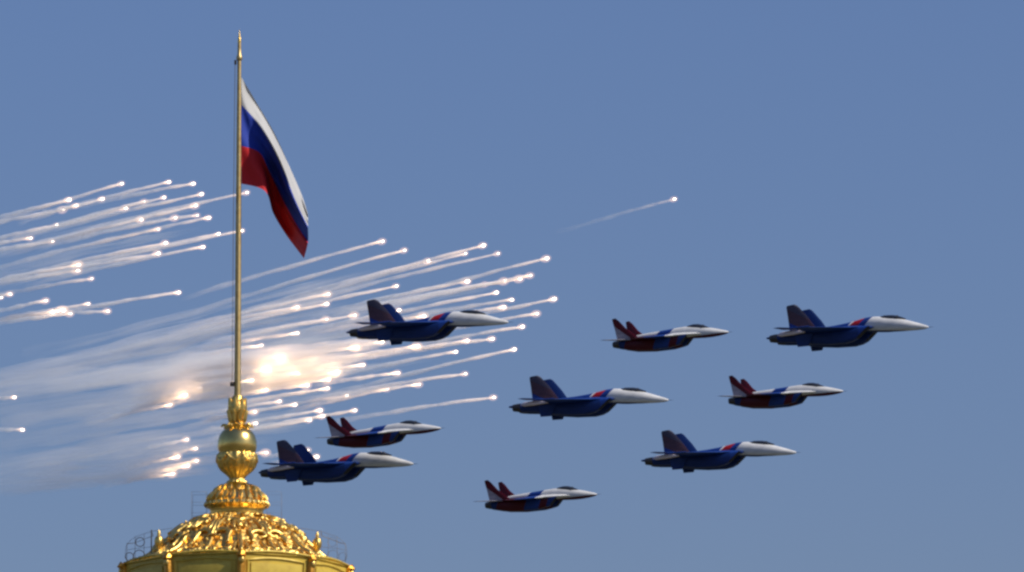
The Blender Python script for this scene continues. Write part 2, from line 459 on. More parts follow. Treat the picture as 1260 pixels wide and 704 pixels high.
m_flag, n, l, b = new_mat('flag_cloth'); nt = m_flag.node_tree
uvn = n.new('ShaderNodeTexCoord'); sp = n.new('ShaderNodeSeparateXYZ'); l.new(uvn.outputs['UV'], sp.inputs[0])
rc = ramp(nt, sp.outputs[1], [(0, (.60, .010, .012)), (1 / 3, (.010, .040, .34)), (2 / 3, (.47, .46, .435))])
nz = n.new('ShaderNodeTexNoise'); nz.inputs['Scale'].default_value = 60; l.new(uvn.outputs['UV'], nz.inputs['Vector'])
b.inputs['Roughness'].default_value = .75
l.new(rc, b.inputs['Base Color'])
bp = n.new('ShaderNodeBump'); bp.inputs['Strength'].default_value = .15; l.new(nz.outputs[0], bp.inputs['Height']); l.new(bp.outputs[0], b.inputs['Normal'])
tr = n.new('ShaderNodeBsdfTranslucent'); l.new(rc, tr.inputs['Color'])
mx = n.new('ShaderNodeMixShader'); mx.inputs[0].default_value = .03
l.new(b.outputs[0], mx.inputs[1]); l.new(tr.outputs[0], mx.inputs[2]); l.new(mx.outputs[0], n['Material Output'].inputs['Surface'])
Us = [0, .2, .4, .6, .8, 1]
CUR = {1.0: [(297, 95), (316, 127), (337, 163), (354, 200), (371, 239), (379, 264)],
       2 / 3: [(297, 129), (314, 148), (334, 179), (350, 213), (365, 250), (379, 279)],
       1 / 3: [(297, 180), (319, 188), (331, 211), (347, 244), (364, 275), (379, 298)],
       0.0: [(297, 226), (326, 235), (336, 262), (350, 286), (364, 305), (374, 318)]}
# depth (m, + = away from the camera) of the same curves: a ridge along the white/blue seam
DEP = {1.0: [0, .5, 1.0, 1.3, 1.3, .6], 2 / 3: [0, .12, -.35, -.35, -.2, -.3], 1 / 3: [0, .16, .95, 1.6, 1.6, .9], 0.0: [0, .02, 1.3, 2.9, 2.9, 1.6]}
def cr(pts, u):
    n = len(pts) - 1; q = min(u * n, n - 1e-6); i = int(q); f = q - i
    p = [pts[max(0, min(n, i + k))] for k in (-1, 0, 1, 2)]
    def h(a, b, c, d): return .5 * (2 * b + (c - a) * f + (2 * a - 5 * b + 4 * c - d) * f * f + (-a + 3 * b - 3 * c + d) * f ** 3)
    if isinstance(p[0], tuple): return tuple(h(*[q_[k] for q_ in p]) for k in range(len(p[0])))
    return h(*p)
NU, NV = 72, 48
mb = MB(); uvs = []
keys = [0.0, 1 / 3, 2 / 3, 1.0]
rows = []
for j in range(NV + 1):
    v = j / NV
    row = []
    for i in range(NU + 1):
        u = i / NU
        xs = cr([cr(CUR[k], u) for k in keys], v); dy = cr([cr(DEP[k], u) for k in keys], v)
        k_ = min(1, max(0, 3 * (u - .12)))
        dy += k_ * ((.19 * math.sin(12 * u + 7 * (1 - v) * u)) + .07 * math.sin(23 * u - 9 * v) + .24 * math.sin(17 * v + 4 * u + 3.4) * (1 - .4 * u) + .11 * math.sin(37 * v - 6 * u))
        dy += .09 * math.sin(15 * v + 9 * u) * (1 - k_) * min(1, 12 * u)
        p = at_y(xs[0], xs[1], D + dy - .02)
        row.append(p); uvs.append((u, v))
    rows.append(row)
mb.grid(rows, close=False)
org = at_y(297, 99, D)
mb.v = [tuple(Vector(p) - org) for p in mb.v]
fl = mb.build('flag', m_flag, sharp=None); fl.location = org
uvl = fl.data.uv_layers.new(name='UVMap')
for lp in fl.data.loops: uvl.data[lp.index].uv = uvs[lp.vertex_index]
tag(fl, 'white, blue and red tricolour flag drooping in folds from the flagpole', 'flag')

# ================================================================== FIGHTER JETS
BLUE = (.011, .046, .235); NAVY = (.007, .031, .155); RED = (.42, .014, .022); DRED = (.085, .004, .012); WHITE = (.74, .73, .70); GREY = (.34, .32, .37); STEEL = (.30, .30, .31)

def paint(name, axis_mix, stops, lo, hi, low_z=None, low_col=None, rough=.45):
    """paint scheme: constant colour bands along a*x + b*z (object space), optionally another colour below a height"""
    m, n, l, b = new_mat(name); nt = m.node_tree
    t, x, y, z = coords(nt)
    v = math_node(nt, 'ADD', math_node(nt, 'MULTIPLY', x, axis_mix[0]), math_node(nt, 'MULTIPLY', z, axis_mix[1]))
    c = ramp(nt, v, stops, 'CONSTANT', lo, hi)
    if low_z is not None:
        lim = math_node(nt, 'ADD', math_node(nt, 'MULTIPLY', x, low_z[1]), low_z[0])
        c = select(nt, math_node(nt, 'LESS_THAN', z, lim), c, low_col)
    l.new(grime(nt, c, t, .34, 1.8), b.inputs['Base Color'])
    b.inputs['Roughness'].default_value = rough
    b.inputs['Specular IOR Level'].default_value = .28
    return m
m_glass, n, l, b = new_mat('canopy_glass'); b.inputs['Base Color'].default_value = (.03, .035, .045, 1); b.inputs['Roughness'].default_value = .08
b.inputs['IOR'].default_value = 1.5
m_burnt = simple('burnt_metal', (.09, .08, .075), .45, .8)
m_black = simple('intake_black', (.012, .012, .014), .8)

# --- heavy twin fin jet (blue back, white nose)
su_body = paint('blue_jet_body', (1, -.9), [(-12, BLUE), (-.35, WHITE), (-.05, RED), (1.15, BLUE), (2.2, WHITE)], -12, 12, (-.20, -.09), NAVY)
su_wing = paint('blue_jet_wing', (1, 0), [(-12, BLUE), (11.5, BLUE)], -12, 12)
su_nac = paint('blue_jet_nacelle', (1, 0), [(-12, NAVY), (2.0, BLUE)], -12, 12)
su_fin = paint('blue_jet_fin', (.5, 1), [(-6, BLUE), (-2.6, (.10, .05, .065)), (-.9, (.075, .065, .095)), (.05, (.26, .26, .30))], -6, 6)
su_boom = simple('pale_boom_paint', (.80, .68, .68), .4)
def inner_face(m, y0, k, colour, amount=.2):
    """the inboard face of a fin carries another colour than the outboard face"""
    nt = m.node_tree; b = nt.nodes['Principled BSDF']; t, x, y, z = coords(nt)
    src = b.inputs['Base Color'].links[0].from_socket
    lim = math_node(nt, 'MULTIPLY_ADD', z, k, y0)
    mask = math_node(nt, 'LESS_THAN', math_node(nt, 'ABSOLUTE', y), lim)
    nt.links.new(select(nt, mask, src, colour), b.inputs['Base Color'])
inner_face(su_fin, 2.2, .056, (.012, .04, .17))
def make_su():
    r = empty('blue_fighter_jet')
    f = MB()
    f.loft([(11.15, 0, -.72, .04, .04, 2), (11.0, 0, -.71, .16, .16, 2), (10.5, 0, -.65, .31, .31, 2), (9.6, 0, -.50, .48, .48, 2), (8.5, 0, -.30, .66, .66, 2), (7.4, 0, -.12, .80, .82, 2.1), (6.4, 0, .02, .82, .92, 2.1),
            (5.4, 0, .10, .86, .98, 2.1), (4.4, 0, .24, .86, 1.04, 2.1), (3.4, 0, .34, .84, 1.02, 2.1), (2.4, 0, .38, .80, .94, 2.1), (1.2, 0, .34, .78, .74, 2.1), (-.2, 0, .28, .78, .58, 2.2), (-2, 0, .22, .74, .46, 2.2),
            (-5, 0, .12, .62, .40, 2.2), (-8, 0, -.12, .48, .36, 2.2), (-10, 0, -.25, .36, .28, 2), (-11.4, 0, -.14, .24, .2, 2), (-11.9, 0, -.12, .1, .1, 2)], 24)
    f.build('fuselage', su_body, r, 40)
    cb = MB()
    st = [(-2.75, -1.2, -8.3, .30), (-2.1, 1.9, -8.9, .55), (-1.3, 2.9, -9.2, .80), (-.6, 4.0, -9.4, .95), (.6, 4.0, -9.4, .95), (1.3, 2.9, -9.2, .80), (2.1, 1.9, -8.9, .55), (2.75, -1.2, -8.3, .30)]
    cb.foil([((a, y, -.12), (c, y, -.12), t) for y, a, c, t in st]); cb.build('centre_body', su_wing, r, 40)
    nose = MB(); nose.tube([(11.1, 0, -.72), (11.8, 0, -.78)], [.035, .012], 8); nose.build('pitot_probe', m_burnt, r)
    c = MB(); c.loft([(8.0, 0, .66, .05, .03, 2), (7.5, 0, .72, .34, .20, 2), (6.9, 0, .80, .50, .36, 2), (6.2, 0, .88, .54, .44, 2), (5.4, 0, .96, .52, .42, 2), (4.6, 0, 1.0, .46, .32, 2), (3.8, 0, 1.02, .34, .2, 2)], 20)
    co = c.build('canopy', m_glass, r, 50)
    for xx, hw, hh, zc in ((6.8, .51, .38, .81), (5.0, .50, .38, .98)):
        fr = MB(); fr.tube([(xx, hw * math.cos(math.pi * i / 12) * 1.01, zc + hh * math.sin(math.pi * i / 12) * 1.02) for i in range(13)], .045, 6)
        fr.build('canopy_frame', m_black, co)
    for s in (-1, 1):
        wg = MB()
        wg.foil([((1.2, 2.3 * s, -.12), (-5.4, 2.3 * s, -.14), .42), ((-1.0, 4.6 * s, -.2), (-5.2, 4.6 * s, -.21), .26), ((-3.3, 7.2 * s, -.3), (-5.05, 7.2 * s, -.3), .12)])
        wg.tube([(-2.5, 7.28 * s, -.3), (-2.8, 7.28 * s, -.3), (-5.3, 7.28 * s, -.3), (-5.5, 7.28 * s, -.3)], [.03, .09, .09, .04], 8)
        wg.build('wing', su_wing, r, 40)
        nc = MB()
        nc.loft([(2.5, 1.55 * s, -.86, .60, .78, 5, 1.15), (1.5, 1.55 * s, -1.0, .66, .90, 4, .5), (0, 1.55 * s, -1.1, .70, 1.0, 3.4), (-2.5, 1.5 * s, -1.04, .70, 1.0, 2.8), (-5, 1.42 * s, -.86, .68, .90, 2.3),
                 (-7.5, 1.3 * s, -.60, .66, .68, 2), (-9.6, 1.25 * s, -.50, .62, .62, 2)], 20)
        no = nc.build('engine_nacelle', su_nac, r, 40)
        im = MB(); im.loft([(2.53, 1.55 * s, -.86, .52, .70, 5, 1.15), (2.3, 1.55 * s, -.86, .5, .68, 5, 1.0)], 20); im.build('air_intake', m_black, no)
        nz = MB(); nz.loft([(-9.55, 1.25 * s, -.50, .60, .60, 2), (-10.1, 1.25 * s, -.48, .57, .57, 2), (-10.8, 1.25 * s, -.46, .46, .46, 2), (-10.78, 1.25 * s, -.46, .40, .40, 2), (-10.2, 1.25 * s, -.46, .38, .38, 2)], 20)
        nz.build('exhaust_nozzle', m_burnt, no)
        tf = MB(); tf.foil([((-3.7, 2.2 * s, .05), (-7.6, 2.2 * s, .05), .22), ((-5.0, 2.3 * s, 1.9), (-7.75, 2.3 * s, 1.9), .15), ((-6.3, 2.4 * s, 3.4), (-7.9, 2.4 * s, 3.3), .10), ((-6.7, 2.4 * s, 3.62), (-7.8, 2.4 * s, 3.5), .04)], (0, 1, 0))
        tf.build('tail_fin', su_fin, r, 40)
        vf = MB(); vf.foil([((-4.2, 2.2 * s, -.4), (-6.9, 2.2 * s, -.4), .14), ((-5.0, 2.3 * s, -2.05), (-6.5, 2.3 * s, -2.05), .06)], (0, 1, 0)); vf.build('ventral_fin', su_nac, r, 40)
        tp = MB(); tp.foil([((-5.6, 2.7 * s, .32), (-8.3, 2.7 * s, .32), .2), ((-7.7, 4.95 * s, .32), (-8.8, 4.95 * s, .32), .08)]); tp.build('tailplane', su_wing, r, 40)
        bo = MB(); bo.loft([(-5.2, 2.6 * s, -.10, .3, .18, 3), (-7.2, 2.6 * s, -.14, .32, .32, 3), (-8.8, 2.4 * s, -.2, .24, .28, 3), (-9.3, 2.3 * s, -.22, .1, .1, 2)], 14); bo.build('tail_boom', su_boom, r)
    return r
# --- light twin fin jet (red, white and blue)
mg_body = paint('red_jet_body', (1, -.8), [(-12, WHITE), (-1.9, BLUE), (.0, WHITE), (11, WHITE)], -12, 12, (-.52, .03), DRED)
mg_wing = paint('red_jet_wing', (1, -.3), [(-12, GREY), (-4.8, DRED), (-1.5, BLUE), (.4, WHITE), (11, WHITE)], -12, 12)
mg_nac = paint('red_jet_nacelle', (1, -.4), [(-12, NAVY), (-5.6, DRED), (-1.3, BLUE), (.9, DRED), (1.9, NAVY)], -12, 12)
mg_fin = paint('red_jet_fin', (.78, 1), [(-12, GREY), (-3.75, (.12, .005, .016)), (-2.8, (.05, .006, .03))], -12, 12)
inner_face(mg_fin, 1.755, .128, (.10, .005, .014))
def make_mig():
    r = empty('red_fighter_jet')
    f = MB()
    f.loft([(8.35, 0, -.26, .03, .03, 2), (8.22, 0, -.26, .13, .13, 2), (7.8, 0, -.25, .26, .26, 2), (7.0, 0, -.19, .43, .44, 2), (6.0, 0, -.11, .57, .60, 2), (5.0, 0, -.02, .64, .70, 2.1), (4.0, 0, .10, .68, .78, 2.1),
            (3.0, 0, .18, .68, .80, 2.1), (2.0, 0, .24, .64, .76, 2.1), (.6, 0, .26, .60, .64, 2.1), (-1.5, 0, .22, .58, .52, 2.2), (-4, 0, .10, .54, .48, 2.2), (-6.2, 0, -.02, .36, .26, 2.2), (-7.2, 0, -.04, .12, .10, 2)], 24)
    f.build('fuselage', mg_body, r, 40)
    cb = MB()
    st = [(-1.9, .6, -6.5, .26), (-1.35, 2.8, -6.7, .5), (-.75, 4.6, -6.8, .7), (.75, 4.6, -6.8, .7), (1.35, 2.8, -6.7, .5), (1.9, .6, -6.5, .26)]
    cb.foil([((a, y, -.14), (c, y, -.16), t) for y, a, c, t in st]); cb.build('centre_body', mg_wing, r, 40)
    pr = MB(); pr.tube([(8.3, 0, -.26), (8.9, 0, -.27)], [.03, .01], 8); pr.build('pitot_probe', m_burnt, r)
    c = MB(); c.loft([(5.9, 0, .40, .05, .03, 2), (5.4, 0, .50, .30, .20, 2), (4.8, 0, .58, .44, .40, 2), (4.1, 0, .68, .48, .50, 2), (3.4, 0, .76, .44, .46, 2), (2.6, 0, .82, .34, .26, 2)], 20)
    co = c.build('canopy', m_glass, r, 50)
    fr = MB(); fr.tube([(4.75, .46 * math.cos(math.pi * i / 12), .59 + .42 * math.sin(math.pi * i / 12)) for i in range(13)], .045, 6); fr.build('canopy_frame', m_black, co)
    for s in (-1, 1):
        wg = MB()
        wg.foil([((1.3, 1.7 * s, -.16), (-4.0, 1.7 * s, -.18), .34), ((-.5, 3.7 * s, -.32), (-3.8, 3.7 * s, -.34), .2), ((-2.3, 5.65 * s, -.5), (-3.65, 5.65 * s, -.5), .09)])
        wg.build('wing', mg_wing, r, 40)
        nc = MB()
        nc.loft([(2.4, 1.0 * s, -.74, .46, .62, 5, .95), (1.5, 1.0 * s, -.80, .54, .70, 4, .4), (0, 1.02 * s, -.90, .58, .80, 3.4), (-2.5, 1.0 * s, -.92, .60, .84, 2.8), (-5, .95 * s, -.80, .60, .78, 2.2), (-6.7, .92 * s, -.60, .56, .62, 2)], 20)
        no = nc.build('engine_nacelle', mg_nac, r, 40)
        im = MB(); im.loft([(2.43, 1.0 * s, -.74, .40, .54, 5, .95), (2.2, 1.0 * s, -.74, .38, .52, 5, .9)], 20); im.build('air_intake', m_black, no)
        nz = MB(); nz.loft([(-6.65, .92 * s, -.60, .53, .58, 2), (-7.2, .92 * s, -.58, .48, .50, 2), (-7.7, .92 * s, -.56, .38, .38, 2), (-7.68, .92 * s, -.56, .33, .33, 2), (-7.0, .92 * s, -.56, .32, .32, 2)], 20)
        nz.build('exhaust_nozzle', m_burnt, no)
        tf = MB(); tf.foil([((-3.7, 1.75 * s, .0), (-6.7, 1.75 * s, -.3), .2), ((-5.4, 1.93 * s, 1.35), (-6.95, 1.93 * s, 1.3), .12), ((-6.2, 2.06 * s, 2.3), (-7.15, 2.06 * s, 2.25), .08), ((-6.7, 2.11 * s, 2.72), (-7.2, 2.11 * s, 2.65), .04)], (0, 1, 0)); tf.build('tail_fin', mg_fin, r, 40)
        tp = MB(); tp.foil([((-5.4, 1.85 * s, -.12), (-7.3, 1.85 * s, -.12), .16), ((-7.5, 3.8 * s, -.16), (-8.3, 3.8 * s, -.16), .06)]); tp.build('tailplane', mg_wing, r, 40)
    return r
def place(root, box, head=26, pitch=1.0, roll=0.0):
    """real size kept: turned to its heading, then moved out until its outline is as wide as in the photograph"""
    rot = Matrix.Rotation(R(-head), 3, 'Z') @ Matrix.Rotation(R(-pitch), 3, 'Y') @ Matrix.Rotation(R(roll), 3, 'X')
    pts = [rot @ v.co for ch in root.children for g in (ch, *ch.children) if 'probe' not in g.name and not (root.name.startswith('red') and 'tailplane' in g.name) for v in g.data.vertices]
    x0, x1, y0, y1 = box
    depth = 900.0; cx, cy_ = (x0 + x1) / 2, (y0 + y1) / 2
    for _ in range(8):
        o = at(cx, cy_, depth)
        q = [proj(o + p) for p in pts]
        a0, a1 = min(p[0] for p in q), max(p[0] for p in q); b0, b1 = min(p[1] for p in q), max(p[1] for p in q)
        depth *= (a1 - a0) / (x1 - x0)
        cx += (x0 + x1) / 2 - (a0 + a1) / 2; cy_ += (y0 + y1) / 2 - (b0 + b1) / 2
    root.location = at(cx, cy_, depth); root.rotation_euler = rot.to_euler()
su0 = make_su(); mg0 = make_mig()
SU = [((943, 1143, 374, 433), 0, 'blue jet with white nose flying at the head of the formation, farthest right'),
      ((626, 823, 463, 516), 1, 'blue jet with white nose in the middle, with clear sky around it'),
      ((789, 980, 530, 581), .5, 'blue jet with white nose and reddish near fin, lower right'),
      ((318, 509, 541, 598), .5, 'blue jet with white nose lowest at left, right beside the golden ball'),
      ((426, 626, 370, 423), 0, 'blue jet with greyer white nose flying right in front of the burning flares')]
MG = [((753, 897, 392, 433), 0, 'red, white and blue jet just left of the leading blue jet'),
      ((896, 1038, 463, 502), 0, 'red, white and blue jet farthest right of its kind, below the leading blue jet'),
      ((401, 543, 510, 553), .5, 'red, white and blue jet close above the blue jet by the golden ball'),
      ((596, 735, 591, 630), 0, 'red, white and blue jet lowest in the formation, alone at the bottom')]
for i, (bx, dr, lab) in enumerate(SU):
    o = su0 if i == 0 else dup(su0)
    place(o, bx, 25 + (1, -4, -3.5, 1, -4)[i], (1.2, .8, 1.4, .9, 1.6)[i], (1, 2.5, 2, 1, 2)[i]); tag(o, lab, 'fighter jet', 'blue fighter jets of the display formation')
for i, (bx, dr, lab) in enumerate(MG):
    o = mg0 if i == 0 else dup(mg0)
    place(o, bx, 26 + (0, -2.5, -1, 0)[i], (1.2, .6, 1.9, 1.0)[i], (3.5, 2, 5, 4)[i]); tag(o, lab, 'fighter jet', 'red fighter jets of the display formation')

# ================================================================== FLARES AND SMOKE
m_head, n, l, b = new_mat('burning_magnesium')
b.inputs['Base Color'].default_value = (.8, .7, .6, 1); b.inputs['Emission Color'].default_value = (1, .84, .66, 1); b.inputs['Emission Strength'].default_value = 7
def smoke_mat(name, hot_and_lit, base):
    """smoke of a flare: dense at the burning end, incandescent plume and flare light put in there as emission, thinning along object x = 0..1"""
    m = bpy.data.materials.new(name); m.use_nodes = True; nt = m.node_tree; n = nt.nodes; l = nt.links
    n.remove(n['Principled BSDF'])
    v = n.new('ShaderNodeVolumePrincipled'); l.new(v.outputs[0], n['Material Output'].inputs['Volume'])
    t, x, y, z = coords(nt)
    at_ = n.new('ShaderNodeAttribute'); at_.attribute_type = 'OBJECT'; at_.attribute_name = 'smoke_density'
    oi = n.new('ShaderNodeObjectInfo')
    off = n.new('ShaderNodeCombineXYZ'); l.new(math_node(nt, 'MULTIPLY', oi.outputs['Random'], 90), off.inputs[0])
    mp = n.new('ShaderNodeVectorMath'); mp.operation = 'MULTIPLY_ADD'; mp.inputs[1].default_value = (16, 60, 60)
    l.new(t, mp.inputs[0]); l.new(off.outputs[0], mp.inputs[2])
    nz = n.new('ShaderNodeTexNoise'); nz.inputs['Scale'].default_value = 1; nz.inputs['Detail'].default_value = 3; nz.inputs['Roughness'].default_value = .6
    l.new(mp.outputs[0], nz.inputs['Vector'])
    k = ramp(nt, x, [(0, (1, 1, 1)), (.12, (.72, .72, .72)), (.3, (.48, .48, .48)), (.6, (.24, .24, .24)), (1, (.0, .0, .0))], 'LINEAR', 0, 1)
    nzr = n.new('ShaderNodeMapRange'); nzr.inputs[1].default_value = .3; nzr.inputs[2].default_value = .68; nzr.inputs[3].default_value = .45; nzr.inputs[4].default_value = 1.5
    l.new(nz.outputs[0], nzr.inputs[0])
    d = math_node(nt, 'MULTIPLY', math_node(nt, 'MULTIPLY', k, nzr.outputs[0]), math_node(nt, 'MULTIPLY', at_.outputs['Fac'], base))
    l.new(d, v.inputs['Density'])
    v.inputs['Color'].default_value = (.97, .97, .98, 1)
    v.inputs['Anisotropy'].default_value = 0.0
    if hot_and_lit:  # plume glow, plus the flare's light on its smoke painted as emission
        e = ramp(nt, x, [(0, (1, 1, 1)), (.07, (.42, .42, .42)), (.22, (.12, .12, .12)), (.45, (0, 0, 0))], 'LINEAR', 0, 1)
        l.new(math_node(nt, 'MULTIPLY', math_node(nt, 'MULTIPLY', e, nzr.outputs[0]), math_node(nt, 'MULTIPLY', at_.outputs['Fac'], hot_and_lit)), v.inputs['Emission Strength'])
        v.inputs['Emission Color'].default_value = (1, .66, .42, 1)
    return m
m_smoke = smoke_mat('flare_smoke', .55, 1.0)
m_glow = bpy.data.materials.new('halo_emission'); m_glow.use_nodes = True  # bloom halo round each burning head, put in as an emitting volume
_nt = m_glow.node_tree; _nt.nodes.remove(_nt.nodes['Principled BSDF'])
_v = _nt.nodes.new('ShaderNodeVolumePrincipled'); _nt.links.new(_v.outputs[0], _nt.nodes['Material Output'].inputs['Volume'])
_v.inputs['Density'].default_value = .02; _v.inputs['Emission Color'].default_value = (1, .60, .36, 1); _v.inputs['Emission Strength'].default_value = .42

hb = MB(); hb.ball((0, 0, 0), 1.25, .8, .8, 8); head_me = hb.mesh('burning_head', m_head, None)
gb = MB(); gb.ball((.3, 0, 0), 1.5, 1, 1, 8); glow_me = gb.mesh('glow_halo', m_glow, None)
MPP = 1110 * TN / 630
AH = R(26)
fr_ = random.Random(3)
def screen_dir(slope):
    """world direction of a tail that runs left and down with this slope in the photograph, along the jets' line of flight"""
    dz = (-slope * math.cos(AH) + math.sin(PITCH) * math.sin(AH)) / math.cos(PITCH)
    return Vector((-math.cos(AH), math.sin(AH), dz)).normalized()
def trail_mesh(L, w0, w1, bow, seed, m, segs=26, n=12, exp=.6):
    mb = MB(); rings = []
    rr = random.Random(seed); ph = rr.uniform(0, 6); ph2 = rr.uniform(0, 6)
    for i in range(segs + 1):
        t = (i / segs) ** 1.3
        r = (w0 + (w1 - w0) * t ** exp) / 2 / L * (1 + .13 * math.sin(17 * t + ph) + .10 * math.sin(41 * t + ph2))
        wv = .10 * r * math.sin(9 * t + ph) + .08 * r * math.sin(23 * t + ph2)
        if i == 0: r *= .4
        rings.append([(t, r * math.cos(2 * math.pi * j / n) + wv, r * math.sin(2 * math.pi * j / n) - bow * t * t + wv) for j in range(n)])
    mb.grid(rings)
    return mb.mesh('smoke_trail', m, None)
def flare(px, py, Lpx, slope, size, dens, label, group, depth=None, w0=2.4, w1=7.2, bow=.03, power=0):
    depth = depth or fr_.uniform(1080, 1140)
    mpp = depth * TN / 630
    d = screen_dir(slope)
    root = empty('flare', at(px, py, depth)); root.rotation_euler = d.to_track_quat('X', 'Z').to_euler()
    h = bpy.data.objects.new('burning_head', head_me); col.objects.link(h); h.parent = root
    h.scale = [mpp * 1.5 * min(size, 1.5) * fr_.uniform(.68, 1.25)] * 3
    gl = bpy.data.objects.new('glow_halo', glow_me); col.objects.link(gl); gl.parent = root; gl.scale = [mpp * fr_.uniform(3.6, 4.8) * min(size, 1.4)] * 3
    L = Lpx * mpp / math.cos(AH)
    tr = bpy.data.objects.new('smoke_trail', trail_mesh(L, w0 * mpp, w1 * mpp, bow, int(px * 7 + py), m_smoke)); col.objects.link(tr); tr.parent = root
    tr.scale = (L, L, L); tr.location = (mpp * .5, 0, 0)
    tr['smoke_density'] = dens * 1.4 / (w0 * mpp)
    if power:            # the brightest flares light up the smoke around them
        ld = bpy.data.lights.new('flare_light', 'POINT'); ld.energy = power; ld.color = (1, .62, .34); ld.shadow_soft_size = .8
        lo = bpy.data.objects.new('flare_light', ld); col.objects.link(lo); lo.parent = root; lo.location = (mpp * 6, 0, 0)
    tag(root, label, 'flare', group)
    return root
GL = 'flares falling left of the flagpole'; GR = 'flares falling right of the flagpole'
# photo column, photo row, length of the smoke tail (px), its slope, size, density, label
LEFT = [
 (150, 226, 190, .27, 1, .8, 'topmost flare of the left salvo, long tail reaching the photo edge'),
 (208, 224, 170, .22, 1.05, .8, 'high flare left of the flagpole, between the topmost flare and its near twin'),
 (238, 226, 150, .16, 1, .7, 'high flare nearest the pole in the top row left of the flag'),
 (85, 246, 120, .22, 1.1, .9, 'upper flare of a tight trio at the upper left'),
 (78, 258, 130, .17, 1.2, 1.0, 'lowest and brightest flare of a tight trio at the upper left'),
 (94, 253, 60, .2, .9, .8, 'right-hand flare of a tight trio at the upper left'),
 (126, 245, 110, .24, 1, .9, 'flare between the tight upper-left trio and the high pair'),
 (202, 243, 160, .22, .9, .7, 'flare just below the second high flare left of the pole'),
 (178, 248, 140, .24, .9, .8, 'middle flare of three strung along one tail, upper left'),
 (155, 256, 190, .24, 1.1, .9, 'rear flare of three strung along one tail, upper left'),
 (70, 277, 130, .2, .9, .9, 'white flare below the tight upper-left trio'),
 (38, 293, 90, .14, .9, .9, 'small flare near the left photo edge above a brighter one'),
 (65, 297, 110, .13, 1.1, 1.0, 'bright flare at the far left below a smaller one'),
 (248, 239, 230, .2, 1, .8, 'flare level with the bottom of the flag hoist, left of the pole'),
 (304, 237, 280, .2, 1, .7, 'flare showing just right of the pole under the flag'),
 (241, 253, 240, .22, 1.15, .9, 'thick-tailed flare below the one level with the flag hoist'),
 (174, 270, 190, .2, 1.15, 1.0, 'yellowish flare in the middle of the left salvo'),
 (216, 268, 180, .18, 1.05, .8, 'flare behind a close pair, middle of the left salvo'),
 (243, 265, 120, .12, .85, .6, 'upper flare of a close pair left of the pole'),
 (257, 268, 160, .19, 1, .7, 'lower right flare of a close pair left of the pole'),
 (195, 282, 220, .2, .9, .9, 'small flare on a long tail under the middle of the left salvo'),
 (298, 284, 300, .19, 1.1, .8, 'flare burning just right of the pole below the flag'),
 (269, 288, 260, .19, .95, .7, 'flare close left of the pole on a neighbour\'s tail'),
 (204, 299, 230, .19, 1.25, 1.0, 'elongated bright flare left of the pole under the close pair'),
 (195, 312, 180, .16, 1.1, .9, 'lower left flare of the pair with joined tails below the salvo\'s middle'),
 (250, 304, 230, .18, 1.1, .8, 'lower right flare of the pair with joined tails, left of the pole'),
 (97, 326, 130, .16, 1.3, 1.1, 'upper half of a bright double flare at the left'),
 (96, 333, 130, .13, 1.2, 1.1, 'lower half of a bright double flare at the left'),
 (113, 343, 140, .14, .9, .6, 'faint flare right under the bright double flare'),
 (13, 362, 30, .1, 1.05, .8, 'flare almost at the left photo edge, level with the middle flares'),
 (2, 366, 20, .1, 1, .9, 'flare cut by the left photo edge'),
 (57, 370, 80, .19, 1, .8, 'small flare above the bright lower-left cluster'),
 (109, 374, 120, .15, .9, .9, 'flare on the tail between the lower-left cluster and the lone long one'),
 (65, 384, 80, .1, 1.2, 1.1, 'left flare of the bright lower-left cluster'),
 (78, 382, 90, .12, 1.4, 1.1, 'largest and yellowest flare of the bright lower-left cluster'),
 (87, 386, 100, .1, 1.1, 1.0, 'right flare of the bright lower-left cluster'),
 (133, 383, 80, .03, 1, .7, 'flare with a level tail right of the lower-left cluster'),
 (220, 360, 200, .14, 1.15, .9, 'lone flare with a long tail, lowest near the pole in the left salvo'),
 (18, 489, 30, .05, 1, .7, 'upper of two lone flares at the lower left edge'),
 (28, 529, 40, -.02, 1, .7, 'lower of two lone flares at the lower left edge'),
 (246, 477, 100, .28, 1.15, .7, 'top flare of three in the haze left of the golden ball'),
 (228, 486, 100, .28, 1.4, .9, 'middle orange flare of three in the haze left of the golden ball'),
 (210, 498, 110, .2, 1.1, .7, 'bottom flare of three in the haze left of the golden ball'),
 (230, 541, 70, .2, 1.1, .6, 'highest of the flare cluster low beside the golden ball'),
 (241, 552, 70, .2, 1, .6, 'second highest of the flare cluster low beside the golden ball'),
 (219, 562, 70, .2, 1.25, .8, 'left-hand flare amid the cluster low beside the golden ball'),
 (242, 567, 80, .2, 1.05, .6, 'right-hand flare amid the cluster low beside the golden ball'),
 (231, 573, 80, .2, 1.2, .8, 'central flare of the cluster low beside the golden ball'),
 (213, 583, 90, .15, 1.2, .8, 'lowest of the flare cluster low beside the golden ball'),
]
